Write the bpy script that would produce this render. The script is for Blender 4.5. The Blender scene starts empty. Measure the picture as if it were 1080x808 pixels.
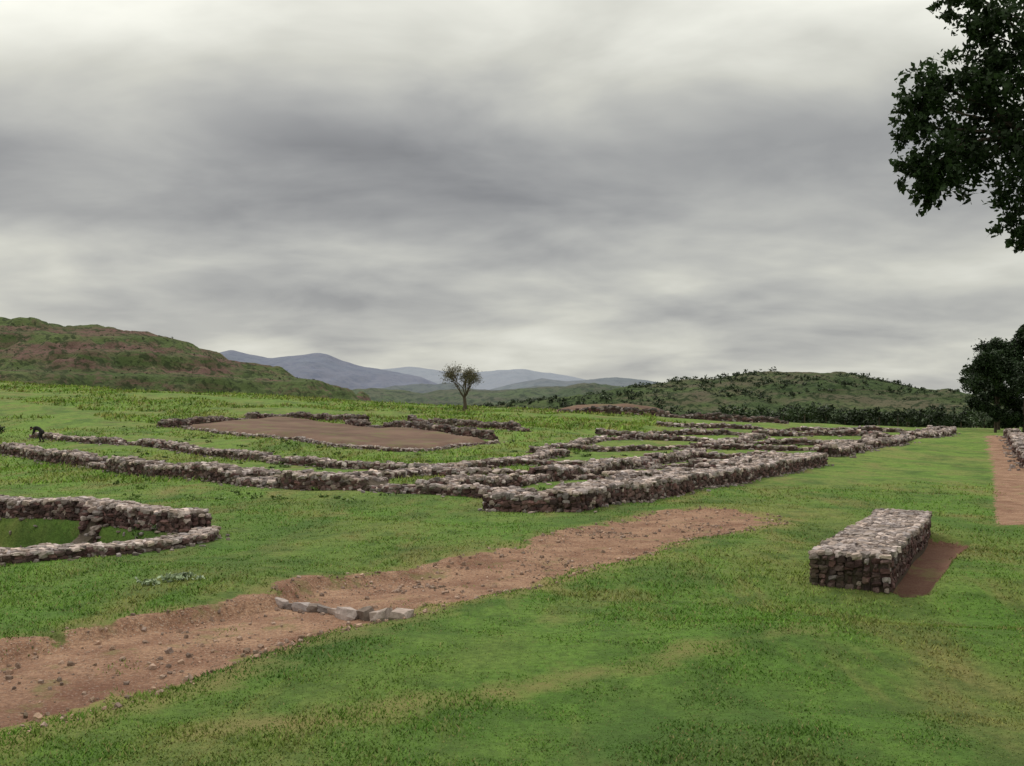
import bpy, math, random
import numpy as np
from mathutils import Vector, noise as mn
rng=np.random.default_rng(7); random.seed(7)
sc=bpy.context.scene
sc.view_settings.view_transform='Standard'; sc.view_settings.look='None'; sc.view_settings.exposure=0

# ---------------------------------------------------------------- node helpers
def newmat(name):
    m=bpy.data.materials.new(name); m.use_nodes=True; nt=m.node_tree; nt.nodes.clear(); return m,nt
class NT:
    def __init__(s,nt): s.nt=nt
    def n(s,t,ins=None,**p):
        nd=s.nt.nodes.new(t)
        for k,v in p.items(): setattr(nd,k,v)
        if ins:
            for k,v in ins.items():
                if isinstance(v,bpy.types.NodeSocket): s.nt.links.new(v,nd.inputs[k])
                else: nd.inputs[k].default_value=v
        return nd
    def math(s,op,a,b=0.0,c=None,clamp=False):
        d={0:a,1:b}
        if c is not None: d[2]=c
        return s.n('ShaderNodeMath',d,operation=op,use_clamp=clamp).outputs[0]
    def mix(s,f,a,b,blend='MIX'):
        nd=s.n('ShaderNodeMix',data_type='RGBA',blend_type=blend)
        for i,v in ((0,f),(6,a),(7,b)):
            if isinstance(v,bpy.types.NodeSocket): s.nt.links.new(v,nd.inputs[i])
            else: nd.inputs[i].default_value=v if i==0 else (*v,1) if len(v)==3 else v
        return nd.outputs[2]
    def noise(s,vec,scale,detail=4,rough=.55,dist=0):
        return s.n('ShaderNodeTexNoise',{'Vector':vec,'Scale':scale,'Detail':detail,'Roughness':rough,'Distortion':dist}).outputs[0]
    def ramp(s,f,stops):
        nd=s.n('ShaderNodeValToRGB',{0:f}); cr=nd.color_ramp
        while len(cr.elements)<len(stops): cr.elements.new(.5)
        for e,(p,c) in zip(cr.elements,stops):
            e.position=p; e.color=(c,c,c,1) if isinstance(c,(int,float)) else (*c,1)
        return nd.outputs[0]
    def out(s,col,rough=.9,normal=None,spec=.2,transl=0):
        b=s.n('ShaderNodeBsdfPrincipled',{'Base Color':col,'Roughness':rough,'Specular IOR Level':spec})
        if normal is not None: s.nt.links.new(normal,b.inputs['Normal'])
        sh=b.outputs[0]
        if transl:
            t=s.n('ShaderNodeBsdfTranslucent',{'Color':col})
            mx=s.n('ShaderNodeMixShader',{0:transl,1:sh,2:t.outputs[0]}); sh=mx.outputs[0]
        s.n('ShaderNodeOutputMaterial',{0:sh})
    def bump(s,h,st,dist):
        return s.n('ShaderNodeBump',{'Height':h,'Strength':st,'Distance':dist}).outputs[0]
    def pos(s): return s.n('ShaderNodeNewGeometry').outputs['Position']
    def attr(s,name,o='Color'): return s.n('ShaderNodeAttribute',attribute_name=name).outputs[o]
    def map(s,P,rot=0,scale=(1,1,1),loc=(0,0,0)):
        return s.n('ShaderNodeMapping',{'Vector':P,'Rotation':(0,0,math.radians(rot)),'Scale':scale,'Location':loc}).outputs[0]

# shared grass colour (world position based)
def grass_colour(N,P,lite=False):
    D=3 if lite else 5
    mp=N.map(P,-40,(1,.3,1)); mp2=N.map(P,25,(1,.45,1),(7,3,0))
    big=N.noise(P,.06,2,.6); mid=N.noise(P,.5,D,.65); streak=N.noise(mp,.5,D,.68,.5); s2=N.noise(mp2,.16,3,.65,.6)
    c=N.mix(N.ramp(big,[(.38,0),(.62,1)]),(.085,.160,.032),(.125,.235,.042))
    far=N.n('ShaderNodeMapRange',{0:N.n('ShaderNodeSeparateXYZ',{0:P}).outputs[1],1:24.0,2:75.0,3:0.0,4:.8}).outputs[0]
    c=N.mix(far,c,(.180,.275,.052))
    c=N.mix(N.ramp(mid,[(.42,0),(.66,.5)]),c,(.175,.255,.062))
    c=N.mix(N.ramp(s2,[(.47,0),(.64,.75)]),c,(.225,.245,.076))
    c=N.mix(N.ramp(streak,[(.50,0),(.66,.75)]),c,(.250,.205,.088))
    c=N.mix(N.ramp(N.noise(N.map(P,60,(1,.5,1),(31,7,0)),.3,D,.7),[(.48,0),(.64,.7)]),c,(.062,.120,.030))
    if not lite:
        c=N.mix(N.ramp(N.noise(P,1.1,3,.6),[(.33,.6),(.5,0)]),c,(.055,.100,.026))
        c=N.mix(N.ramp(N.noise(P,7,4,.7),[(.35,.55),(.6,0)]),c,(.050,.080,.022))
    return c

# ---------------------------------------------------------------- terrain
def sst(t): t=np.clip(t,0,1); return t*t*(3-2*t)
PATH=[(-6.9,13.0),(-5.4,15.2),(-4.1,16.7),(-3.7,18.7),(-1.76,20.6),(.46,24.2),(3.0,29.6),(4.7,33.0),(6.4,33.6),(8.2,31.6),(8,29.6),(5.6,26.9),(3.6,23.7),(1.14,19.9),(-1.3,15.8),(-2.5,14.6),(-3.9,12.1),(-5.14,10),(-8,5),(-13,5)]
PATCH=[(7.1,18.0),(7.55,18.1),(11.75,25.6),(11.7,26.5),(11.0,26.6),(7.0,18.5)]
LANE=[(14.2,29.2),(17.5,28.6),(31,54),(60,118),(62,130),(58,122),(29.0,60)]
PIT=[(-18.5,23.2),(-13,20.6),(-10.6,21.9),(-9.0,25.7),(-9.6,27.0),(-12.8,29.6),(-18.5,32.6)]
def sdf(poly,x,y):
    p=np.array(poly,float); n=len(p); d=np.full(x.shape,1e18); ins=np.zeros(x.shape,bool)
    for i in range(n):
        a=p[i]; b=p[(i+1)%n]; e=b-a; wx=x-a[0]; wy=y-a[1]
        t=np.clip((wx*e[0]+wy*e[1])/(e@e),0,1)
        d=np.minimum(d,(wx-e[0]*t)**2+(wy-e[1]*t)**2)
        c=((a[1]>y)!=(b[1]>y))&(x<(b[0]-a[0])*(y-a[1])/((b[1]-a[1]) or 1e-9)+a[0]); ins^=c
    d=np.sqrt(d); return np.where(ins,-d,d)
def dirt_mask(x,y):
    m=np.zeros(x.shape)
    for P,w in ((PATH,.35),(PATCH,.16),(LANE,.3)):
        s=sdf(P,x,y)
        if P is PATH: s=s+.30*np.sin(x*2.3+y*1.1)*np.sin(y*1.9-x)+.2*np.sin(x*5+1)*np.sin(y*4.3)+.25*np.sin(x*.9-y*.6)
        m=np.maximum(m,sst(.5-s/(2*w)))
    m=np.maximum(m,.52*sst(.2-sdf(PIT,x,y)/.6))
    return m
def zf(x,y,detail=True):
    x=np.asarray(x,float); y=np.asarray(y,float)
    R=sst((y-45)/175); q=5.6-.052*x; q=np.clip(q,None,14); q=.5*(q-.9+np.sqrt((q-.9)**2+1.5))+.9
    z=R*q*(1-.9*sst((y-235)/220))
    z=z+.09*np.sin(x*.33+1.1+y*.13)*np.sin(y*.41+.4)+.05*np.sin(x*.9+y*.5)*np.sin(y*.7-x*.35+2)
    z=z-.26*np.exp(-((x-8.5)**2/9+(y-16.5)**2/2.2))+.16*np.exp(-((x-4)**2/14+(y-13.5)**2/1.4))-.12*np.exp(-((x-3)**2/16+(y-10.6)**2/1.0))
    far=sst((y-50)/60); z=z+far*.28*np.sin(x*.11+y*.05)*np.sin(y*.085+x*.03+1)
    z=z+far*.22*np.sin(x*.29+1)*np.sin(y*.17+x*.08)
    if detail:
        s=sdf(PATH,x,y); up=sst((y-1.2*x-19)/3)*sst((22-y)/4)
        z=z-(.10+.12*up)*sst(.5-s/(.7-.4*up))
        z=z-1.0*sst(.45-sdf(PIT,x,y)/.5)
        z=z-.26*sst(.5-sdf(PATCH,x,y)/.3)
    return z
def Z(x,y): return float(zf(np.array([x]),np.array([y]))[0])

def mesh_np(name,V,F,mats,attrs=None,smooth=False,fm=None):
    me=bpy.data.meshes.new(name)
    if not isinstance(F,list): F=[F]
    nf=sum(len(f) for f in F); nl=sum(f.size for f in F)
    me.vertices.add(len(V)); me.vertices.foreach_set('co',np.asarray(V,np.float32).ravel())
    me.loops.add(nl); me.loops.foreach_set('vertex_index',np.concatenate([f.ravel() for f in F]).astype(np.int32))
    tot=np.concatenate([np.full(len(f),f.shape[1]) for f in F]); st=np.concatenate([[0],np.cumsum(tot)[:-1]])
    me.polygons.add(nf); me.polygons.foreach_set('loop_start',st.astype(np.int32)); me.polygons.foreach_set('loop_total',tot.astype(np.int32))
    for m in mats: me.materials.append(m)
    if fm is not None: me.polygons.foreach_set('material_index',fm.astype(np.int32))
    me.polygons.foreach_set('use_smooth',np.full(nf,smooth))
    me.update(calc_edges=True); me.validate()
    if attrs:
        for k,a in attrs.items():
            a=np.asarray(a,np.float32)
            if a.ndim==1:
                at=me.attributes.new(k,'FLOAT','POINT'); at.data.foreach_set('value',a)
            else:
                at=me.attributes.new(k,'FLOAT_COLOR','POINT')
                at.data.foreach_set('color',np.concatenate([a,np.ones((len(a),1),np.float32)],1).ravel())
    ob=bpy.data.objects.new(name,me); sc.collection.objects.link(ob); return ob

def ground_mat(name):
    m,nt=newmat(name); N=NT(nt); P=N.pos()
    g=grass_colour(N,P)
    d1=N.noise(P,.9,5,.68); d2=N.noise(P,16,4,.75)
    dc=N.mix(N.ramp(d1,[(.36,0),(.60,1)]),(.215,.108,.070),(.410,.250,.165))
    dc=N.mix(N.ramp(d2,[(.40,.6),(.58,0)]),dc,(.125,.070,.050))
    dc=N.mix(N.ramp(N.noise(P,34,2,.6),[(.58,0),(.66,.6)]),dc,(.48,.39,.32))
    dc=N.mix(N.math('MULTIPLY',N.attr('soil_darken','Fac'),.75),dc,(.125,.062,.048))
    dc=N.mix(N.ramp(N.noise(N.map(P,0,(1,1,1),(4,9,0)),.9,5,.7),[(.57,0),(.66,.65)]),dc,(.18,.165,.07))
    mk=N.attr('dirt','Fac')
    e=N.math('ADD',mk,N.math('MULTIPLY',N.math('SUBTRACT',N.noise(P,2.2,6,.75),.5),2.0))
    f=N.ramp(e,[(.44,0),(.60,1)])
    w=N.ramp(N.math('ADD',N.attr('worn','Fac'),N.math('SUBTRACT',N.noise(P,1.1,4,.6),.5)),[(.35,0),(.8,.85)])
    g=N.mix(w,g,(.26,.205,.09))
    c=N.mix(f,g,dc)
    h=N.math('ADD',N.noise(P,14,4,.7),N.math('MULTIPLY',N.noise(P,2,3),1.5))
    N.out(c,.95,N.bump(h,.8,.07),.1); return m
GM=ground_mat('grass_soil'); DM=ground_mat('bare_soil')

def axis(fine0,fine1,d,lo,hi,g):
    a=list(np.arange(fine0,fine1+d/2,d)); s=d
    while a[-1]<hi: s*=g; a.append(a[-1]+s)
    s=d; b=[a[0]]
    while b[-1]>lo: s*=g; b.append(b[-1]-s)
    return np.array(b[::-1][:-1]+a)
xs=axis(-15,15,.13,-8000,8000,1.045); ys=axis(8,35,.12,-60,9000,1.03)
X,Y=np.meshgrid(xs,ys); x=X.ravel(); y=Y.ravel()
DIRT=dirt_mask(x,y)
worn=sst(.5-(sdf(PATH,x,y)-.7)/2.6)*.78
TR1=[(-3.5,9.3),(-.8,10.3),(1.6,11.8),(4.2,13.3),(4.0,14.0),(1.2,12.6),(-1.4,11.2),(-3.6,10.2)]
worn=np.maximum(worn,sst(.5-sdf(TR1,x,y)/2.0)*.68)
soil_darken=np.maximum.reduce([sst(.9-sdf(PATCH,x,y)/.5),sst(.9-sdf(PIT,x,y)/.5),.6*sst((14.5-y)/4)*(x<2)])  # mask: darker red-brown soil colour in the trench, pit and near-left path
z=zf(x,y)
nx,ny=len(xs),len(ys)
i=np.arange(nx*ny).reshape(ny,nx)
F=np.stack([i[:-1,:-1],i[:-1,1:],i[1:,1:],i[1:,:-1]],-1).reshape(-1,4)
V=np.stack([x,y,z],1)
fc=DIRT[F].mean(1)>.5
cx=x[F].mean(1); cy=y[F].mean(1)
isP=fc&(sdf(PATH,cx,cy)<1); isL=fc&(sdf(LANE,cx,cy)<1)&~isP
def sub(name,sel,mat):
    f=F[sel]; u,inv=np.unique(f,return_inverse=True)
    return mesh_np(name,V[u],inv.reshape(f.shape),[mat],{'dirt':DIRT[u],'worn':worn[u],'soil_darken':soil_darken[u]},True)
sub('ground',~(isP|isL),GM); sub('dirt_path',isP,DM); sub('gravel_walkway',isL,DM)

# ---------------------------------------------------------------- grass blades
def blades(name,n,y0,y1,pw,h0,hk,mat,reg=None,wk=1.0,xk=.60):
    t=rng.random(n); e=1-pw
    yy=(y0**e+t*(y1**e-y0**e))**(1/e)
    xx=(rng.random(n)*2-1)*(yy*xk+2.0)
    clump=np.sin(xx*2.1+yy*.7)*np.sin(yy*1.7-xx)*.35
    k=dirt_mask(xx,yy)+(rng.random(n)-.5)*.7+clump<.42
    if reg is not None: k&=reg(xx,yy)
    xx=xx[k];yy=yy[k]; n=len(xx)
    zz=zf(xx,yy)-.005
    a=rng.random(n)*6.283; w=.006*(1+yy/16)*wk*(.6+.8*rng.random(n)); h=h0*(.5+rng.random(n))*(1+yy*hk)
    patch=.8+.35*np.sin(xx*1.3+np.sin(yy*.9)*2)*np.sin(yy*1.1+xx*.4)+.35*np.sin(xx*3.7+yy*2)*np.sin(yy*4.1-xx*1.2)+.4*np.sin(xx*.31+1)*np.sin(yy*.37+xx*.2); h=h*np.clip(patch,.3,1.8)
    la=rng.random(n)*6.283; l=h*(.3+.9*rng.random(n))
    b=np.stack([xx,yy,zz],1); dx=np.stack([np.cos(a)*w,np.sin(a)*w,0*w],1)
    tip=b+np.stack([np.cos(la)*l,np.sin(la)*l,h],1)
    Vv=np.stack([b-dx,b+dx,tip],1).reshape(-1,3); Ff=np.arange(3*n).reshape(-1,3)
    tn=.65+.65*rng.random(n); dry=(rng.random(n)<.14)
    tone=np.repeat(tn,3); dr=np.repeat(dry.astype(float),3)
    return mesh_np(name,Vv,Ff,[mat],{'tone':tone,'dry':dr})
m,nt=newmat('grass_blade'); N=NT(nt); P=N.pos(); gc=grass_colour(N,P,True)
tn=N.attr('tone','Fac'); gc=N.mix(1,gc,N.n('ShaderNodeCombineXYZ',{0:N.math('MULTIPLY',tn,1.3),1:N.math('MULTIPLY',tn,1.32),2:N.math('MULTIPLY',tn,1.2)}).outputs[0],'MULTIPLY')
gc=N.mix(N.math('MULTIPLY',N.attr('dry','Fac'),.8),gc,(.30,.26,.12))
b=N.n('ShaderNodeBsdfDiffuse',{0:gc}); N.n('ShaderNodeOutputMaterial',{0:b.outputs[0]}); BM=m
blades('lawn_grass',300000,7,48,1.6,.027,.03,BM)
blades('meadow_grass',60000,48,120,1.2,.13,.006,BM,lambda a,b:(a<(b-30)*.15-2)&(np.sin(a*.21+b*.13)+np.sin(b*.17-a*.09)>-.6),1.6)
blades('meadow_grass',60000,120,232,1.05,.25,.003,BM,lambda a,b:(a<25)&(np.sin(a*.13+b*.1)+np.sin(b*.15-a*.06)+.8*np.sin(a*.4)*np.sin(b*.33)>-.3),2.2,.56)

# ---------------------------------------------------------------- stones
g3=np.array([(a,b,c) for a in(-1,0,1) for b in(-1,0,1) for c in(-1,0,1) if (a,b,c)!=(0,0,0)],float)
idx={tuple(int(q) for q in p):k for k,p in enumerate(g3)}
TF=[]
for ax in range(3):
    for s in(-1,1):
        o=[q for q in range(3) if q!=ax]
        for a in(-1,0):
            for b in(-1,0):
                qd=[]
                for da,db in((0,0),(1,0),(1,1),(0,1)):
                    v=[0,0,0]; v[ax]=s; v[o[0]]=a+da; v[o[1]]=b+db; qd.append(idx[tuple(v)])
                e1=g3[qd[1]]-g3[qd[0]]; e2=g3[qd[2]]-g3[qd[1]]
                if np.cross(e1,e2)[ax]*s<0: qd=qd[::-1]
                TF.append(qd)
TF=np.array(TF)
TV=g3/((np.abs(g3)**4.5).sum(1)**(1/4.5))[:,None]
def stone_geo(P,S,yaw,col,jit=.19,tilt=.22):
    n=len(P); v=TV[None]+(rng.random((n,26,3))-.5)*2*jit
    v=v*(S[:,None,:]/2)
    tx=(rng.random(n)-.5)*2*tilt; ty=(rng.random(n)-.5)*2*tilt
    c,s=np.cos(tx)[:,None],np.sin(tx)[:,None]; yv=v[:,:,1]*c-v[:,:,2]*s; zv=v[:,:,1]*s+v[:,:,2]*c
    c,s=np.cos(ty)[:,None],np.sin(ty)[:,None]; xv=v[:,:,0]*c+zv*s; zv=-v[:,:,0]*s+zv*c
    c,s=np.cos(yaw)[:,None],np.sin(yaw)[:,None]; X2=xv*c-yv*s; Y2=xv*s+yv*c
    v=np.stack([X2,Y2,zv],2)+P[:,None,:]
    f=TF[None]+26*np.arange(n)[:,None,None]
    return v.reshape(-1,3),f.reshape(-1,4),np.repeat(col,26,0)
m,nt=newmat('rubble_stone'); N=NT(nt); P=N.pos()
c=N.mix(N.ramp(N.noise(P,9,4,.7),[(.3,0),(.7,1)]),(.60,.56,.54),(1.2,1.18,1.15)); c=N.mix(1,N.attr('tone'),c,'MULTIPLY')
c=N.mix(N.ramp(N.noise(P,1.0,4,.65),[(.54,0),(.70,.55)]),c,(.085,.078,.050))
N.out(c,.95,N.bump(N.noise(P,30,3,.7),.5,.02),.15); SM=m
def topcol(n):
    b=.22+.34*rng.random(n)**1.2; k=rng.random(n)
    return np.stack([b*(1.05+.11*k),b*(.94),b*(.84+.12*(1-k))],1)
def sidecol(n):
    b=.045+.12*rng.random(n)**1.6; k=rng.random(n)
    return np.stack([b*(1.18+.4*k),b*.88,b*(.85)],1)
def wall(name,pts,w,h,s,var=.5,topc=1.0,base=0.0,ruin=True):
    pts=np.array(pts,float); VV=[];FF=[];CC=[];off=0
    def add(v,f,c):
        nonlocal off
        VV.append(v);FF.append(f+off);CC.append(c);off+=len(v)
    ph=rng.random()*9
    PP=[];SS=[];YW=[];COL=[]
    for a,b in zip(pts[:-1],pts[1:]):
        L=np.hypot(*(b-a)); d=(b-a)/L; nn=np.array([-d[1],d[0]]); yaw=math.atan2(d[1],d[0])
        def hh(t,gx,gy):
            f=np.sin(t*.55+ph)*.45+np.sin(t*1.7+ph*2)*.35+np.sin(gx*.7+gy*.5)*.25+np.sin(t*4.1+ph)*.25
            r=1+var*f*.65
            if ruin: r=r*.72; r=np.where(np.sin(t*.31+ph*3)>.84,r*.4,r)
            return h*np.clip(r,.16,1.25)
        nseg=max(2,int(L/.6)); tt=np.linspace(.04*s,L-.04*s,nseg+1); cw=w/2-.18*s
        g=a+np.outer(tt,d); zz=zf(g[:,0],g[:,1])+base; H=hh(tt,g[:,0],g[:,1])-.22*s
        l=g+nn*cw; r=g-nn*cw
        v=np.concatenate([np.c_[l,zz-.9],np.c_[l,zz+H],np.c_[r,zz+H],np.c_[r,zz-.9]])
        k=np.arange(nseg); M=nseg+1
        f=np.concatenate([np.stack([k+q*M,k+1+q*M,k+1+(q+1)*M,k+(q+1)*M],1) for q in range(3)])
        f=np.concatenate([f[:, ::-1],[[0,M,2*M,3*M]],[[nseg+3*M,nseg+2*M,nseg+M,nseg]]])
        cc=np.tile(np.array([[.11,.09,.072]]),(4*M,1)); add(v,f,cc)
        def put(t,o,zfrac,top,dz=0):
            n=len(t); wob=.12*s*np.sin(t*1.3+ph)*(2.4 if ruin else .5); o=o+wob
            p=a+np.outer(t,d)+np.outer(o,nn)
            gx=a[0]+t*d[0]; gy=a[1]+t*d[1]; zg=zf(gx,gy)+base; H=hh(t,gx,gy)
            sz=s*(.5+.95*rng.random((n,3))); 
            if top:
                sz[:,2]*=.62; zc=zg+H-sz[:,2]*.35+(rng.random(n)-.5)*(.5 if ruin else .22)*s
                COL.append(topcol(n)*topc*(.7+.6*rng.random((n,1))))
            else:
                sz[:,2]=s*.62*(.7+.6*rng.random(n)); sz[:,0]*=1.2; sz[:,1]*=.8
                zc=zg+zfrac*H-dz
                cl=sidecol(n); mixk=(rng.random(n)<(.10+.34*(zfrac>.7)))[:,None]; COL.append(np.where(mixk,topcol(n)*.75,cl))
            PP.append(np.c_[p,zc]);SS.append(sz);YW.append(yaw+(rng.random(n)-.5)*(1.4 if top else .35))
        nl=int(L/(s*.82))+1
        nw=max(2,int(w/(s*.75)))
        for q in range(nw):
            t=(np.arange(nl)+rng.random()*.5)*L/nl+(rng.random(nl)-.5)*s*.6; t=np.clip(t,0,L)
            put(t,np.full(nl,(-w/2+s*.3)+(w-s*.6)*q/(nw-1))+(rng.random(nl)-.5)*s*.35,None,True)
        nc=max(1,int(round(h/(s*.5))))
        for sd in(-1,1):
            for j in range(nc):
                t=np.clip((np.arange(nl)+.5*(j%2)+.2)*L/nl+(rng.random(nl)-.5)*s*.35,0,L)
                put(t,sd*(w/2-s*.28)+(rng.random(nl)-.5)*s*.25,np.full(nl,(j+.3)/nc*.9),False)
        ne=max(2,int(w/(s*.9)))
        for tt_ in(0.02,L-.02):
            for j in range(nc):
                o=(-w/2+s*.4)+(w-s*.8)*np.arange(ne)/(ne-1)+(rng.random(ne)-.5)*s*.2
                put(np.full(ne,tt_),o,np.full(ne,(j+.3)/nc*.9),False)
        if ruin or var>.14:
            n=int(L*2.4/s*.6); t=rng.random(n)*L; o=(w/2+np.abs(rng.normal(size=n))*s*1.2)*rng.choice([-1,1],n)
            p=a+np.outer(t,d)+np.outer(o,nn); sz=s*(.2+.7*rng.random((n,3))); sz[:,2]*=.7
            PP.append(np.c_[p,zf(p[:,0],p[:,1])+base+sz[:,2]*.2]);SS.append(sz);YW.append(rng.random(n)*6);COL.append(topcol(n)*.7)
    v,f,c=stone_geo(np.concatenate(PP),np.concatenate(SS),np.concatenate(YW),np.concatenate(COL))
    add(v,f,c)
    return mesh_np(name,np.concatenate(VV),np.concatenate(FF),[SM],{'tone':np.concatenate(CC)})
d=np.array([.45,.893]); c0=np.array([6.26,18.42])
wall('stone_masonry_plinth',[c0,c0+d*9.9],1.38,.60,.165,var=.14,ruin=False,topc=.95)
W='ruined_stone_wall'
wall(W,[(-18.5,33.4),(-12.6,30.3),(-8.6,27.2)],.8,.62,.21,var=.2,ruin=False)
wall(W,[(-8.3,27.1),(-8.0,25.6),(-9.9,21.3),(-13,19.4)],.6,.22,.19,var=.3,ruin=False)
wall(W,[(-15.5,24.6),(-13.2,26.8),(-12.2,29.7)],.6,.85,.22,var=.3)
wall(W,[(-44,81),(-29,65.5),(-16.4,51.2),(-9.5,45),(-4.3,41.2)],1.3,.95,.30,var=.4)
wall(W,[(-46,96),(-28,80),(-15.5,67),(-8,60),(-2,55)],1.0,.6,.33)
wall(W,[(1.6,33.4),(10.6,49.5),(20.4,66.6)],1.3,.72,.26,var=.22,ruin=False)
wall(W,[(-.2,35.2),(8.2,50.5),(17.6,67.5)],1.1,.75,.28)
wall(W,[(-3.2,40.2),(5.2,57),(14.6,78)],1.2,.75,.3)
wall(W,[(-9.2,47.5),(-1.5,62),(4,76)],1.0,.55,.32)
wall(W,[(-.6,35.4),(1.6,33.6)],1.0,.8,.26,var=.2)
wall(W,[(-4.2,41),(-.6,38.6)],.8,.5,.27)
wall(W,[(2.2,51.5),(8,48.8)],.8,.5,.3)
wall(W,[(-5.2,55),(4,54.2)],.9,.45,.32)
wall(W,[(8,62.5),(15.5,60.8)],.8,.6,.32)
wall(W,[(0,66),(9,65)],.9,.5,.34)
wall(W,[(17.8,68),(20.6,66.8)],1.2,.85,.32,var=.2)
wall(W,[(-18.5,60),(-9,49.5)],.9,.4,.33)
wall(W,[(12.5,76),(21.5,73)],1.0,.6,.36)
wall(W,[(23.2,73),(35,94),(60,136)],1.4,.85,.42)
wall(W,[(4,84),(16,86),(27,84)],1.0,.55,.4)
wall(W,[(8,98),(22,99),(35,97)],1.1,.6,.44)
wall(W,[(10,116),(28,115),(46,114)],1.1,.7,.5)
wall(W,[(17,86),(28,112)],1.0,.6,.44)
wall(W,[(26,85),(42,113)],1.0,.6,.44)
wall(W,[(2,80),(9,99)],1.0,.5,.4)
wall(W,[(46,115),(58,137)],1.0,.8,.5)
wall(W,[(20,136),(40,134),(60,137)],1.1,.7,.55)
wall(W,[(30.9,58.5),(44.5,87),(60.5,121)],1.1,1.2,.36,var=.3)
wall(W,[(-38,108),(-30,130)],1.0,1.1,.42,topc=.6)
wall(W,[(-30,130),(-18,122)],1.0,1.0,.42,topc=.6)
wall(W,[(-19,116),(-2,99)],1.0,1.1,.42,topc=.55)
wall(W,[(-13,128),(1.5,111)],1.0,1.0,.42,topc=.6)
wall(W,[(-36,109),(-9.5,78)],.6,.30,.3)
wall(W,[(-9,78),(-1.6,95)],.6,.25,.3)
wall(W,[(9,182),(28,180),(49,178)],1.8,1.6,.7,topc=.35)
# kerb of slabs across the track
P=[];S=[]
for k in range(6):
    t=k/6; P.append((-3.95+t*1.3,17.0-1.1*t)); S.append((.31,.19,.15))
for k in range(4):
    t=k/3; P.append((-2.62+t*.9,15.75-.42*t)); S.append((.34,.24,.24))
P=np.array(P)+(rng.random((10,2))-.5)*.09; S=np.array(S)*(.7+.6*rng.random((10,3)))
v,f,c=stone_geo(np.c_[P,zf(P[:,0],P[:,1])+.035],S,-.6+(rng.random(10)-.5)*.7,topcol(10)*.85,.17,.2)
mesh_np('stone_kerb',v,f,[SM],{'tone':c})
n=30000; px=rng.uniform(-9,9,n); py=rng.uniform(8,34,n); sd=sdf(PATH,px,py); nz=np.sin(px*1.7+py*.6)+np.sin(py*1.3-px*.8)
k=(sd<.3)&((nz>.7)|(rng.random(n)<.2)|(sd>-.5)&(rng.random(n)<.6)); px=px[k][:6400];py=py[k][:6400];n=len(px)
sz=(.014+.050*rng.random(n)**6)[:,None]*(.7+.6*rng.random((n,3)))*1.3
v,f,c=stone_geo(np.c_[px,py,zf(px,py)+sz[:,2]*.15],sz,rng.random(n)*6,topcol(n)*np.array([1,.85,.72])*.9,.2,.5)
mesh_np('gravel',v,f,[SM],{'tone':c})

m,nt=newmat('bare_earth'); N=NT(nt); P=N.pos()
c=N.mix(N.ramp(N.noise(P,.25,4),[(.35,0),(.65,1)]),(.120,.075,.058),(.195,.125,.095)); c=N.mix(N.ramp(N.noise(P,.5,5,.7),[(.52,0),(.66,.7)]),c,(.12,.135,.05))
N.out(c,.95,N.bump(N.noise(P,4,4),.6,.1),.1); EM=m
def platform(name,poly,h,mat,hump=0,rim=1.2,res=.6):
    p=np.array(poly,float); a=np.arange(p[:,0].min()-1.5,p[:,0].max()+1.5,res); b=np.arange(p[:,1].min()-1.5,p[:,1].max()+1.5,res)
    A,B=np.meshgrid(a,b); xx=A.ravel(); yy=B.ravel(); s=sdf(poly,xx,yy)
    zz=zf(xx,yy)-.15+(h+.15)*sst(-s/rim+.3)+hump*sst(-s/6)+.05*np.sin(xx*1.1)*np.sin(yy*.8)
    i=np.arange(len(xx)).reshape(len(b),len(a)); Fq=np.stack([i[:-1,:-1],i[:-1,1:],i[1:,1:],i[1:,:-1]],-1).reshape(-1,4)
    Fq=Fq[(s[Fq].min(1)<.6)]; u,inv=np.unique(Fq,return_inverse=True)
    mesh_np(name,np.c_[xx,yy,zz][u],inv.reshape(Fq.shape),[mat],smooth=True)
platform('earth_platform',[(-36,109.5),(-9.2,78.8),(-2.2,95),(-19,116),(-29.5,128)],.45,EM)
platform('earth_mound',[(8,184),(20,181),(30,181),(32,188),(20,195),(8,192)],.6,EM,1.2,3)

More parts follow.
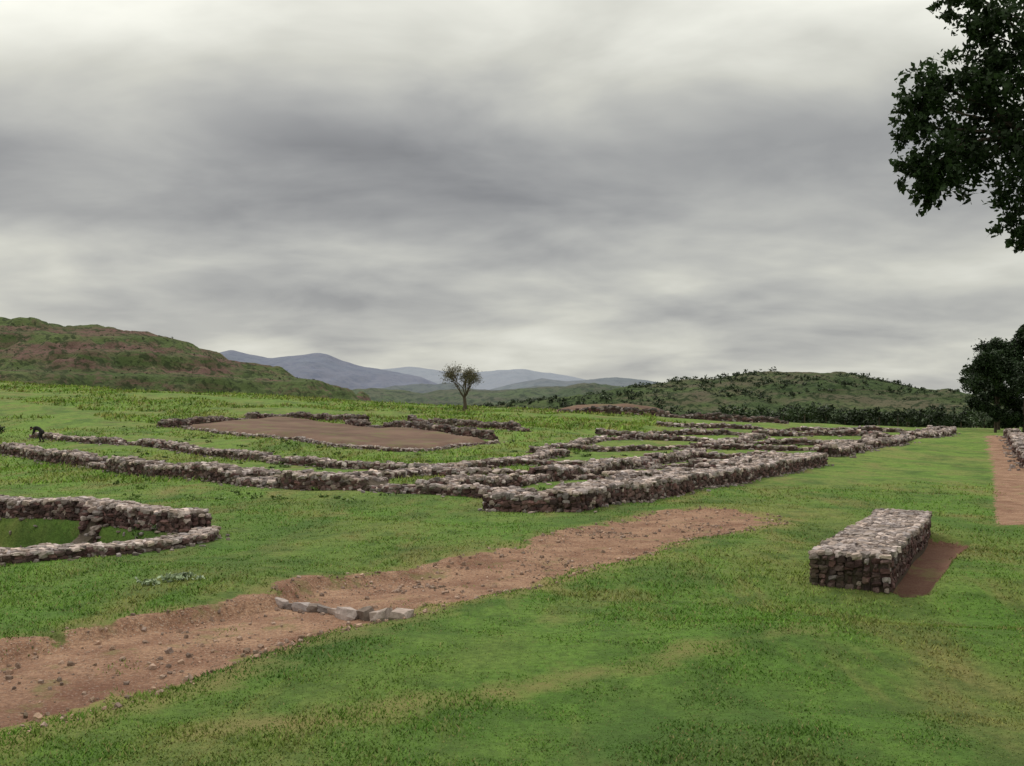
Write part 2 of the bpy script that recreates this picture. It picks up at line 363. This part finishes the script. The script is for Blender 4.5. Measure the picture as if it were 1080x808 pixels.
# ---------------------------------------------------------------- hills
def hill_mat(name,green1,green2,rock,rk=.5,sc_=1.0,shrub=(.02,.035,.012),r0=.44,bs=1.0):
    m,nt=newmat(name); N=NT(nt); P=N.pos()
    c=N.mix(N.ramp(N.noise(P,.012*sc_,4),[(.4,0),(.6,1)]),green1,green2)
    mp=N.map(P,0,(.3,.3,3.0))
    c=N.mix(N.ramp(N.noise(mp,.022*sc_,5,.7,.3),[(r0,0),(r0+.12,rk)]),c,rock)
    c=N.mix(N.ramp(N.noise(P,.03*sc_,5,.75),[(r0+.06,0),(r0+.16,rk*.8)]),c,rock)
    c=N.mix(N.ramp(N.noise(P,.14*sc_,4,.65),[(.50,0),(.58,.85)]),c,shrub)
    N.out(c,1,N.bump(N.noise(P,.05*sc_,6,.75),bs,6/sc_),.05); return m
def hill(name,prof,yc,front,back,mat,L,amp,seed,nx=300,ny=90,flat=.0,terr=0,H=.75):
    p=np.array(prof,float); X=np.linspace(p[0,0],p[-1,0],nx); Yv=np.concatenate([np.linspace(yc-front,yc,ny-14),np.linspace(yc+back/14,yc+back,14)])
    V=[]
    pz=np.interp(X,p[:,0],p[:,1])
    ker=np.ones(3)/3; pz=np.convolve(np.pad(pz,1,'edge'),ker,'valid')
    for yv in Yv:
        t=abs(yv-yc)/(front if yv<yc else back); t=max(0,(t-flat)/(1-flat)); s=.5+.5*math.cos(math.pi*t); s=.5*s+.5*(1-t)
        sn=math.sin(math.pi*min(t,1))
        for xv,zv in zip(X,pz):
            k=mn.fractal(Vector((xv/L,yv/L,seed)),H,2.1,7)
            gul=abs(mn.noise(Vector((xv/L*1.6,yv/L*.5,seed+5))))
            gul2=abs(mn.noise(Vector((xv/L*4,yv/L*1.4,seed+9))))
            zz=zv*s+amp*k*(.22+.78*math.sin(math.pi*min(1,t+.08)))*min(1,zv/amp/2)-amp*(1.2*(gul-.2)+.5*gul2)*sn
            if terr: q=(zz+3*mn.noise(Vector((xv/90,yv/90,1))))/terr; fr=q-math.floor(q); zz=zz+terr*.75*((fr**4*(5-4*fr))-fr)
            V.append((xv,yv,zz-2))
    i=np.arange(nx*ny).reshape(ny,nx); Fq=np.stack([i[:-1,:-1],i[:-1,1:],i[1:,1:],i[1:,:-1]],-1).reshape(-1,4)
    return mesh_np(name,np.array(V),Fq,[mat],smooth=True)
hill('hill',[(-1100,70),(-900,92),(-720,100),(-463,96),(-440,97),(-420,93),(-377,91),(-340,89),(-318,86),(-300,83),(-285,75),(-257,68),(-240,60),(-206,53),(-190,47),(-163,41),(-150,33),(-120,24),(-70,10),(-20,0)],900,420,500,
     hill_mat('scrub_hill',(.080,.112,.045),(.112,.145,.058),(.175,.098,.095),.85,1.2,(.045,.060,.030),.475,1.2),100,15,1.3,flat=.02,terr=19,nx=440,ny=130)
hill('hill',[(-160,4),(-60,14),(13,19),(53,25),(80,30),(107,33),(133,36),(167,40),(193,40),(227,38),(260,35),(293,29),(320,24),(360,19),(450,14),(600,9),(800,0)],700,230,300,
     hill_mat('wooded_hill',(.062,.090,.040),(.085,.118,.048),(.135,.11,.085),.7,1.6,(.028,.044,.022),.48),60,6,4.1,nx=420,ny=100)
hill('hill',[(-420,0),(-330,30),(-250,44),(-190,52),(-120,46),(-60,50),(20,47),(90,52),(160,48),(260,56),(330,40),(500,20)],1350,330,400,
     hill_mat('low_scrub_hill',(.090,.118,.080),(.112,.145,.09),(.13,.12,.11),.6,.8,(.062,.08,.065)),150,13,11.7,nx=240,ny=50)
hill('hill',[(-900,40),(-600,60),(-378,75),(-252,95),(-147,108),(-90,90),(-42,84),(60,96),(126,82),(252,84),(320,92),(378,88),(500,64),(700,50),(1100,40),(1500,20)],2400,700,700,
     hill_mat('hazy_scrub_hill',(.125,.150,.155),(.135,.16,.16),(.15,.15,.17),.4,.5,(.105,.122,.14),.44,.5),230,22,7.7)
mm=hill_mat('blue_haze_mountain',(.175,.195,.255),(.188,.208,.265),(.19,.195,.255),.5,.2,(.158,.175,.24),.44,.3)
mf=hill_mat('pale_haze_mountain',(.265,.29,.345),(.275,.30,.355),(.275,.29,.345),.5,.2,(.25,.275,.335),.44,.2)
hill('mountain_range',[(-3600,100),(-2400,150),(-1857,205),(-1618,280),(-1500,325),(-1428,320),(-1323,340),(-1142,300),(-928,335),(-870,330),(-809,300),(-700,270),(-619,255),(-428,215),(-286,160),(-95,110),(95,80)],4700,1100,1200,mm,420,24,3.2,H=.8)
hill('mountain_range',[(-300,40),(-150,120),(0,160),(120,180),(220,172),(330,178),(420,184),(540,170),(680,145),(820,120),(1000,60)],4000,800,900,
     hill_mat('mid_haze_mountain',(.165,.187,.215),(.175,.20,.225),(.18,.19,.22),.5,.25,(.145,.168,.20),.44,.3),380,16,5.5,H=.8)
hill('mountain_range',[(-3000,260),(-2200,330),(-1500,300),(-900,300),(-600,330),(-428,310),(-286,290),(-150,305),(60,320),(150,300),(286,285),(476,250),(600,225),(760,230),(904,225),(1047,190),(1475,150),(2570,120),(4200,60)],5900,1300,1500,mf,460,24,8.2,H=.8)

# ---------------------------------------------------------------- vegetation
def tube(pts,rad,k=7):
    pts=[Vector(p) for p in pts]; V=[];F=[]
    for i,p in enumerate(pts):
        d=(pts[min(i+1,len(pts)-1)]-pts[max(i-1,0)]).normalized(); a=d.orthogonal().normalized(); b=d.cross(a)
        for j in range(k):
            t=6.2832*j/k; V.append(p+(a*math.cos(t)+b*math.sin(t))*rad[i])
    for i in range(len(pts)-1):
        for j in range(k): F.append((i*k+j,i*k+(j+1)%k,(i+1)*k+(j+1)%k,(i+1)*k+j))
    return np.array(V),np.array(F)
def leaves(P,size,tone):
    n=len(P); u=rng.normal(size=(n,3)); u/=np.linalg.norm(u,axis=1)[:,None]; w=rng.normal(size=(n,3)); w[:,2]*=.6; w-=u*(w*u).sum(1)[:,None]; w/=np.linalg.norm(w,axis=1)[:,None]
    s=(size*(.6+.8*rng.random(n)))[:,None]
    v=np.stack([P-u*s*.6,P+w*s*.3,P+u*s*.6,P-w*s*.3],1).reshape(-1,3)
    return v,np.arange(4*n).reshape(-1,4),np.repeat(tone,4,0)
def cloud(c,r,n,sub,leaf,col,sp=.19):
    c=np.array(c,float); r=np.array(r,float)*np.ones(3)
    q=rng.normal(size=(sub,3)); q/=np.linalg.norm(q,axis=1)[:,None]; q*=(rng.random((sub,1))**.45)
    k=rng.integers(0,sub,n); off=rng.normal(size=(n,3))*sp
    p=c+(q[k]+off)*r
    light=.5+.7*rng.random(sub); tone=np.array(col)[None]*(light[k]*(.7+.6*rng.random(n)))[:,None]
    return p,tone
m,nt=newmat('leaf'); N=NT(nt); N.out(N.attr('tone'),.6,None,.2,0); LM=m
m,nt=newmat('leaf_thin'); N=NT(nt); N.out(N.attr('tone'),.6,None,.2,.3); LT=m
m,nt=newmat('bark'); N=NT(nt); P=N.pos(); mp=N.map(P,0,(6,6,1.2))
N.out(N.mix(N.noise(mp,2,5),(.06,.045,.035),(.14,.11,.085)),.95,N.bump(N.noise(mp,3,5),.8,.04)); KM=m
def build_tree(name,limbs,lv,lm=None):
    VV=[];FF=[];T=[];M=[];off=0
    for pts,rad in limbs:
        v,f=tube(pts,rad); VV.append(v);FF.append(f+off);off+=len(v);T.append(np.tile([[.1,.08,.06]],(len(v),1)));M.append(np.zeros(len(f)))
    for P_,tn,sz in lv:
        v,f,t=leaves(P_,sz,tn); VV.append(v);FF.append(f+off);off+=len(v);T.append(t);M.append(np.ones(len(f)))
    return mesh_np(name,np.concatenate(VV),np.concatenate(FF),[KM,lm or LM],{'tone':np.concatenate(T)},fm=np.concatenate(M))
def limb(a,b,r0,r1,n=5,wob=.12):
    a=Vector(a);b=Vector(b);L=(b-a).length; pts=[];rad=[]
    for i in range(n+1):
        t=i/n; p=a.lerp(b,t)+Vector((random.uniform(-1,1),random.uniform(-1,1),random.uniform(-1,1)))*wob*L*.3*math.sin(math.pi*t)
        p.z+=L*.06*math.sin(math.pi*t); pts.append(p); rad.append(r0+(r1-r0)*t)
    return pts,rad
tx,ty=12.0,13.5; tz=Z(tx,ty)
limbs=[([(tx,ty,tz-.3),(tx+.1,ty,tz+1.2),(tx-.1,ty+.1,tz+3),(tx-.2,ty,tz+5.2),(tx-.1,ty,tz+7.5)],[.6,.42,.36,.28,.18])]
near=[((5.85,12,8.0),.5),((5.35,12,8.1),.24),((5.62,12,7.72),.22),((6.3,12,7.6),.5),((5.02,12,7.1),.36),((5.42,12.1,6.85),.45),((4.82,12,6.5),.26),((5.3,12,6.3),.44),((4.80,11.9,5.98),.25),((5.25,12,5.95),.36),((5.0,12,5.66),.16),((4.95,12,6.8),.3),
 ((5.9,12.2,6.7),.6),((5.85,12,6.1),.45),((6.1,12,5.55),.30),((6.15,12,5.25),.2),((6.35,12,6.3),.6),((6.1,12.1,7.1),.5),((5.75,12,7.3),.35),((6.7,12,7.6),.9),((6.8,12.4,6.3),.8),((4.52,12,8.6),.12)]
lv=[]
hub=(7.6,12.4,6.9); m1=(6.3,12.2,6.5); limbs.append(limb(hub,m1,.07,.04))
for c,r in near:
    n=int(2800*r**1.25)+80; p,t=cloud(c,(r*1.05,r*1.3,r),n,int(10+42*r),.1,(.034,.060,.022),.13); lv.append((p,t,.068))
    limbs.append(limb(m1 if c[0]<5.6 and c[2]<7.5 else hub,c,.028,.006))
limbs.append(limb((tx-.15,ty,tz+4.6),hub,.22,.075))
for c,r in [((8.2,12.6,7.8),1.4),((9.5,13,6.8),1.3),((10,14,9),1.9),((12,14,10.3),2.2),((14,14,9),2.2),((13,12,7.5),1.9),((11.5,16,8.5),2),((15.5,15,7.5),1.6),((11,11.5,8.2),1.6)]:
    p,t=cloud(c,(r,r,r*.8),int(2000*r),45,.1,(.030,.055,.018)); lv.append((p,t,.12)); limbs.append(limb((tx-.1,ty,tz+6),c,.14,.03))
build_tree('leafy_tree',limbs,lv,LT)
def shade_tree(x,y,H,Rr,n,col=(.028,.048,.020),leaf=.38,nl=18):
    z=Z(x,y); limbs=[([(x,y,z-.3),(x,y,z+H*.2),(x+.3,y,z+H*.45),(x,y,z+H*.7)],[.03*H,.023*H,.017*H,.01*H])]; lv=[]
    for k in range(nl):
        a=k*2.4; hz=.20+.68*((k*.618)%1); rr=Rr*(.78 if hz<.6 else .78*(1-(hz-.6)*2.0))*random.uniform(.5,1.15)
        c=(x+math.cos(a)*rr,y+math.sin(a)*rr,z+H*hz*random.uniform(.92,1.06)); r=Rr*random.uniform(.24,.40)
        p,t=cloud(c,(r,r,r*.85),n,26,.1,np.array(col)*random.uniform(.6,1.5),.15); lv.append((p,t,leaf)); limbs.append(limb((x,y,z+H*.35),c,.012*H,.003*H))
    build_tree('shade_tree',limbs,lv)
shade_tree(77.5,150,19.5,7.2,2600); shade_tree(90,158,18,8,1500); shade_tree(82,168,14,6,1300)
shade_tree(73.8,152,8,3.4,900)
x0,y0=-8,168; z0=Z(x0,y0); limbs=[([(x0,y0,z0-.3),(x0+.1,y0,z0+1),(x0-.05,y0,z0+2.2)],[.42,.3,.26])]; tips=[]
def br(p,d,L,r,dep):
    q=p+d*L; limbs.append(([p,p.lerp(q,.5)+Vector((random.uniform(-.1,.1),0,random.uniform(-.05,.1)))*L,q],[r,r*.8,r*.6]))
    tips.append(q)
    if dep==0: return
    for _ in range(3):
        nd=(d+Vector((random.uniform(-.8,.8),random.uniform(-.8,.8),random.uniform(-.3,.6)))).normalized(); br(q,nd,L*random.uniform(.6,.85),r*.6,dep-1)
for a in range(6):
    an=a*1.05+.3; ti=random.uniform(.25,.75); br(Vector((x0-.05,y0,z0+1.9+.3*random.random())),Vector((math.cos(an)*ti,math.sin(an)*ti,.85)).normalized(),random.uniform(1.6,2.3),.14,3)
tp=np.array(tips); k=rng.integers(0,len(tp),5200); pl=tp[k]+rng.normal(size=(5200,3))*.35
build_tree('sparse_tree',limbs,[(pl,np.array([[.12,.105,.06]])*(.5+rng.random((5200,1))),.17)])
lv=[];limbs=[]
for k in range(190):
    if k<85: y=random.uniform(245,340); u=random.uniform(.22,.50); s=random.uniform(1.2,3.8)
    else: y=random.uniform(380,470); u=random.uniform(.10,.55); s=random.uniform(1.8,4.8)
    x=u*y; z=Z(x,y); r=s*random.uniform(.7,1.2)
    limbs.append(([(x,y,z-.3),(x,y,z+s)],[.2,.12])); cc=np.array((.048,.070,.034))*random.uniform(.5,1.5)
    for j in range(3):
        p,t=cloud((x+random.uniform(-.7,.7)*r,y+random.uniform(-.5,.5)*r,z+s*random.uniform(.6,1.3)),(r*.7,r*.7,r*.6),130,10,.1,cc); lv.append((p,t,.75))
build_tree('distant_trees',limbs,lv)
bpy.context.view_layer.update()
def scrub(name,hb,xr,yr,n,s0,s1,col,th=-.12):
    lv=[];limbs=[([(xr[0],yr[0],-3),(xr[0],yr[0],-2.9)],[.01,.01])]
    for _ in range(n):
        x=random.uniform(*xr); y=random.uniform(*yr)
        if mn.noise(Vector((x/45,y/60,2)))<th: continue
        ok,loc,nn,_i=hb.ray_cast(Vector((x,y,500)),Vector((0,0,-1)))
        if not ok or loc.z<1: continue
        s=s0+(s1-s0)*random.random()**2; p,t=cloud((x,y,loc.z+s*.4),(s,s,s*.65),34,7,.1,np.array(col)*random.uniform(.5,1.6)); lv.append((p,t,s*.5))
    build_tree(name,limbs,lv)
scrub('hill_scrub',bpy.data.objects['hill.001'],(-120,440),(480,705),5200,.8,2.8,(.046,.068,.032),-.22)
scrub('hill_scrub',bpy.data.objects['hill'],(-560,-110),(540,905),1500,.5,1.4,(.055,.07,.035))
lv=[];limbs=[([(-6,18,-.3),(-6,18,-.2)],[.003,.003])]
for _ in range(260):
    y=random.uniform(36,110); x=random.uniform(-.4,.38)*y
    if x>(y-35)*.5: continue
    r=random.uniform(.12,.34); p,t=cloud((x,y,Z(x,y)+r*.25),(r*1.6,r,r*.5),40,7,.1,np.array((.13,.20,.05))*random.uniform(.7,1.2)); lv.append((p,t,.07+.0012*y))
for _ in range(120):
    x=random.uniform(-16,-9.5);y=random.uniform(22.0,29.5)
    r=random.uniform(.1,.26); p,t=cloud((x,y,Z(x,y)+r*.3),(r,r,r*.8),60,7,.1,(.07,.12,.035)); lv.append((p,t,.07))
build_tree('weeds',limbs,lv)
lv=[]
for c in[(-6.2,18,.1),(-5.9,18.2,.1),(-6.5,17.8,.08)]:
    p,t=cloud((c[0],c[1],Z(c[0],c[1])+.07),(.22,.16,.09),90,9,.1,(.36,.44,.28)); lv.append((p,t,.07))
build_tree('pale_weed_plant',[([(-6.2,18,-.15),(-6.2,18,.1)],[.006,.004])],lv)
lv=[];limbs=[]
for c,r in[((-49.5,94,.6),1.3),((-51,95,1.4),1.4),((-52,93,.7),1.5)]:
    p,t=cloud((c[0],c[1],Z(c[0],c[1])+c[2]),(r,r,r*.7),700,16,.1,(.02,.032,.014)); lv.append((p,t,.2)); limbs.append(limb((-51,94,Z(-51,94)-.1),(c[0],c[1],Z(c[0],c[1])+c[2]),.06,.02))
build_tree('dark_bush',limbs,lv)

# ---------------------------------------------------------------- stooping person by the far wall
def plainmat(name,a,b_):
    m,nt=newmat(name); N=NT(nt); N.out(N.mix(N.noise(N.pos(),12,3),a,b_),.85); return m
CL=plainmat('dark_cloth',(.016,.014,.016),(.04,.034,.036)); SK=plainmat('skin',(.16,.085,.055),(.20,.11,.07)); HR=plainmat('black_hair',(.01,.008,.007),(.02,.016,.013))
person=bpy.data.objects.new('stooping_person',None); sc.collection.objects.link(person)
def skinned(name,verts,edges,mat,root=0,par=person):
    me=bpy.data.meshes.new(name); me.from_pydata([v[:3] for v in verts],edges,[]); ob=bpy.data.objects.new(name,me); sc.collection.objects.link(ob)
    ob.modifiers.new('s','SKIN'); ob.modifiers.new('u','SUBSURF').levels=2; ob.modifiers['u'].render_levels=2
    for i,v in enumerate(verts):
        me.skin_vertices[0].data[i].radius=(v[3],v[4] if len(v)>4 else v[3]); me.skin_vertices[0].data[i].use_root=(i==root)
    me.materials.append(mat); ob.parent=par; return ob
ch=lambda n,o=0:[(i+o,i+1+o) for i in range(n-1)]
body=[(0,0,.86,.15,.17),(.16,0,1.0,.14,.16),(.36,0,1.08,.15,.18),(.50,0,1.10,.10,.15),(.60,0,1.06,.055),
 (0,.10,.80,.105),(.14,.12,.47,.075),(.02,.12,.10,.05),(.10,.13,.045,.042),(.20,.14,.035,.03),
 (-.02,-.10,.80,.105),(.06,-.12,.46,.075),(-.12,-.12,.10,.05),(-.04,-.13,.045,.042),(.06,-.14,.035,.03),
 (.47,.20,1.05,.065),(.52,.24,.78,.05),(.60,.20,.55,.036),(.47,-.20,1.05,.065),(.55,-.23,.79,.05),(.66,-.16,.58,.036)]
skinned('body',body,[(0,1),(1,2),(2,3),(3,4),(0,5),(5,6),(6,7),(7,8),(8,9),(0,10),(10,11),(11,12),(12,13),(13,14),(3,15),(15,16),(16,17),(3,18),(18,19),(19,20)],CL)
skinned('head',[(.60,0,1.06,.055),(.68,0,1.05,.085,.09),(.74,0,1.01,.095,.085),(.77,0,.93,.07,.065),(.765,0,.88,.04)],ch(5),SK)
skinned('nose',[(.80,0,.965,.016),(.835,0,.945,.014)],ch(2),SK)
for sy in(-1,1): skinned('ear',[(.70,sy*.085,1.0,.018),(.70,sy*.10,.965,.016)],ch(2),SK)
skinned('hair',[(.63,0,1.11,.075),(.70,0,1.125,.09),(.77,0,1.09,.07),(.81,0,1.03,.03)],ch(4),HR)
for hx,hy in((.60,.20),(.66,-.16)):
    z0=.55 if hy>0 else .58
    skinned('palm',[(hx,hy,z0,.026,.03),(hx+.02,hy,z0-.06,.018,.036),(hx+.03,hy,z0-.10,.016,.036)],ch(3),SK)
    for q in range(4):
        o=(q-1.5)*.021; l=(.07,.08,.075,.058)[q]
        skinned('finger',[(hx+.03,hy+o,z0-.09,.009),(hx+.045,hy+o*1.1,z0-.10-l*.5,.0085),(hx+.04,hy+o*1.1,z0-.10-l,.008)],ch(3),SK)
    skinned('thumb',[(hx+.015,hy-math.copysign(.03,hy),z0-.05,.011),(hx+.045,hy-math.copysign(.055,hy),z0-.09,.009),(hx+.06,hy-math.copysign(.05,hy),z0-.12,.008)],ch(3),SK)
skinned('tunic_skirt',[(.05,0,.92,.17,.19),(-.04,0,.76,.19,.21),(-.05,0,.60,.18,.21)],ch(3),CL)
px_,py_=-42.3,89.5; person.location=(px_,py_,Z(px_,py_)); person.rotation_euler=(0,0,math.radians(190)); person.scale=(1.2,)*3

# ---------------------------------------------------------------- world
SUN_EL=math.radians(48); SUN_AZ=math.radians(-28)
w=bpy.data.worlds.new('World'); sc.world=w; w.use_nodes=True; nt=w.node_tree; nt.nodes.clear(); N=NT(nt)
sky=N.n('ShaderNodeTexSky',sky_type='NISHITA'); sky.sun_disc=False; sky.sun_elevation=SUN_EL; sky.sun_rotation=SUN_AZ; sky.dust_density=3
tc=N.n('ShaderNodeTexCoord').outputs['Generated']; sp=N.n('ShaderNodeSeparateXYZ',{0:tc}); 
zc=N.math('MAXIMUM',sp.outputs[2],0.0); dn=N.math('ADD',zc,.22)
cv=N.n('ShaderNodeCombineXYZ',{0:N.math('DIVIDE',sp.outputs[0],dn),1:N.math('DIVIDE',sp.outputs[1],dn),2:3.7}).outputs[0]
wob=N.math('MULTIPLY',N.math('SUBTRACT',N.noise(cv,1.1,4),.5),.15)
zw=N.math('ADD',zc,wob)
base=N.ramp(zw,[(0,.56),(.06,.56),(.11,.45),(.145,.58),(.19,.37),(.25,.36),(.31,.50),(.38,.74),(.7,1.0),(1,1.2)])
n1=N.noise(cv,1.0,4,.5,.2); n2=N.noise(N.map(cv,12,(.9,1.2,1),(3,1,0)),2.3,5,.52,.25)
k=N.math('ADD',N.math('MULTIPLY',N.ramp(n1,[(.32,0),(.68,1)]),.50),N.math('MULTIPLY',N.ramp(n2,[(.34,0),(.70,1)]),.42))
k=N.math('ADD',k,.60); val=N.math('MULTIPLY',base,k)
tint=N.mix(N.ramp(val,[(.25,0),(.6,1)]),(.965,.985,1.02),(1.02,1.02,.92))
vm=N.n('ShaderNodeVectorMath',{0:tint,'Scale':N.math('MULTIPLY',val,10)},operation='SCALE').outputs[0]
col=N.mix(.96,sky.outputs[0],vm)
bg=N.n('ShaderNodeBackground',{0:col,1:.1}); N.n('ShaderNodeOutputWorld',{0:bg.outputs[0]})
sl=bpy.data.lights.new('sun','SUN'); sl.energy=1.5; sl.angle=math.radians(10); sl.color=(1,.94,.85)
so=bpy.data.objects.new('sun',sl); sc.collection.objects.link(so)
dv=Vector((math.sin(SUN_AZ)*math.cos(SUN_EL),math.cos(SUN_AZ)*math.cos(SUN_EL),math.sin(SUN_EL)))
so.rotation_euler=dv.to_track_quat('Z','Y').to_euler()
# ---------------------------------------------------------------- camera
cam=bpy.data.cameras.new('camera'); cam.lens=35; cam.sensor_width=36; cam.clip_end=20000; cam.shift_y=.038
co=bpy.data.objects.new('camera',cam); sc.collection.objects.link(co); co.location=(0,0,3); co.rotation_euler=(math.pi/2,0,0); sc.camera=co
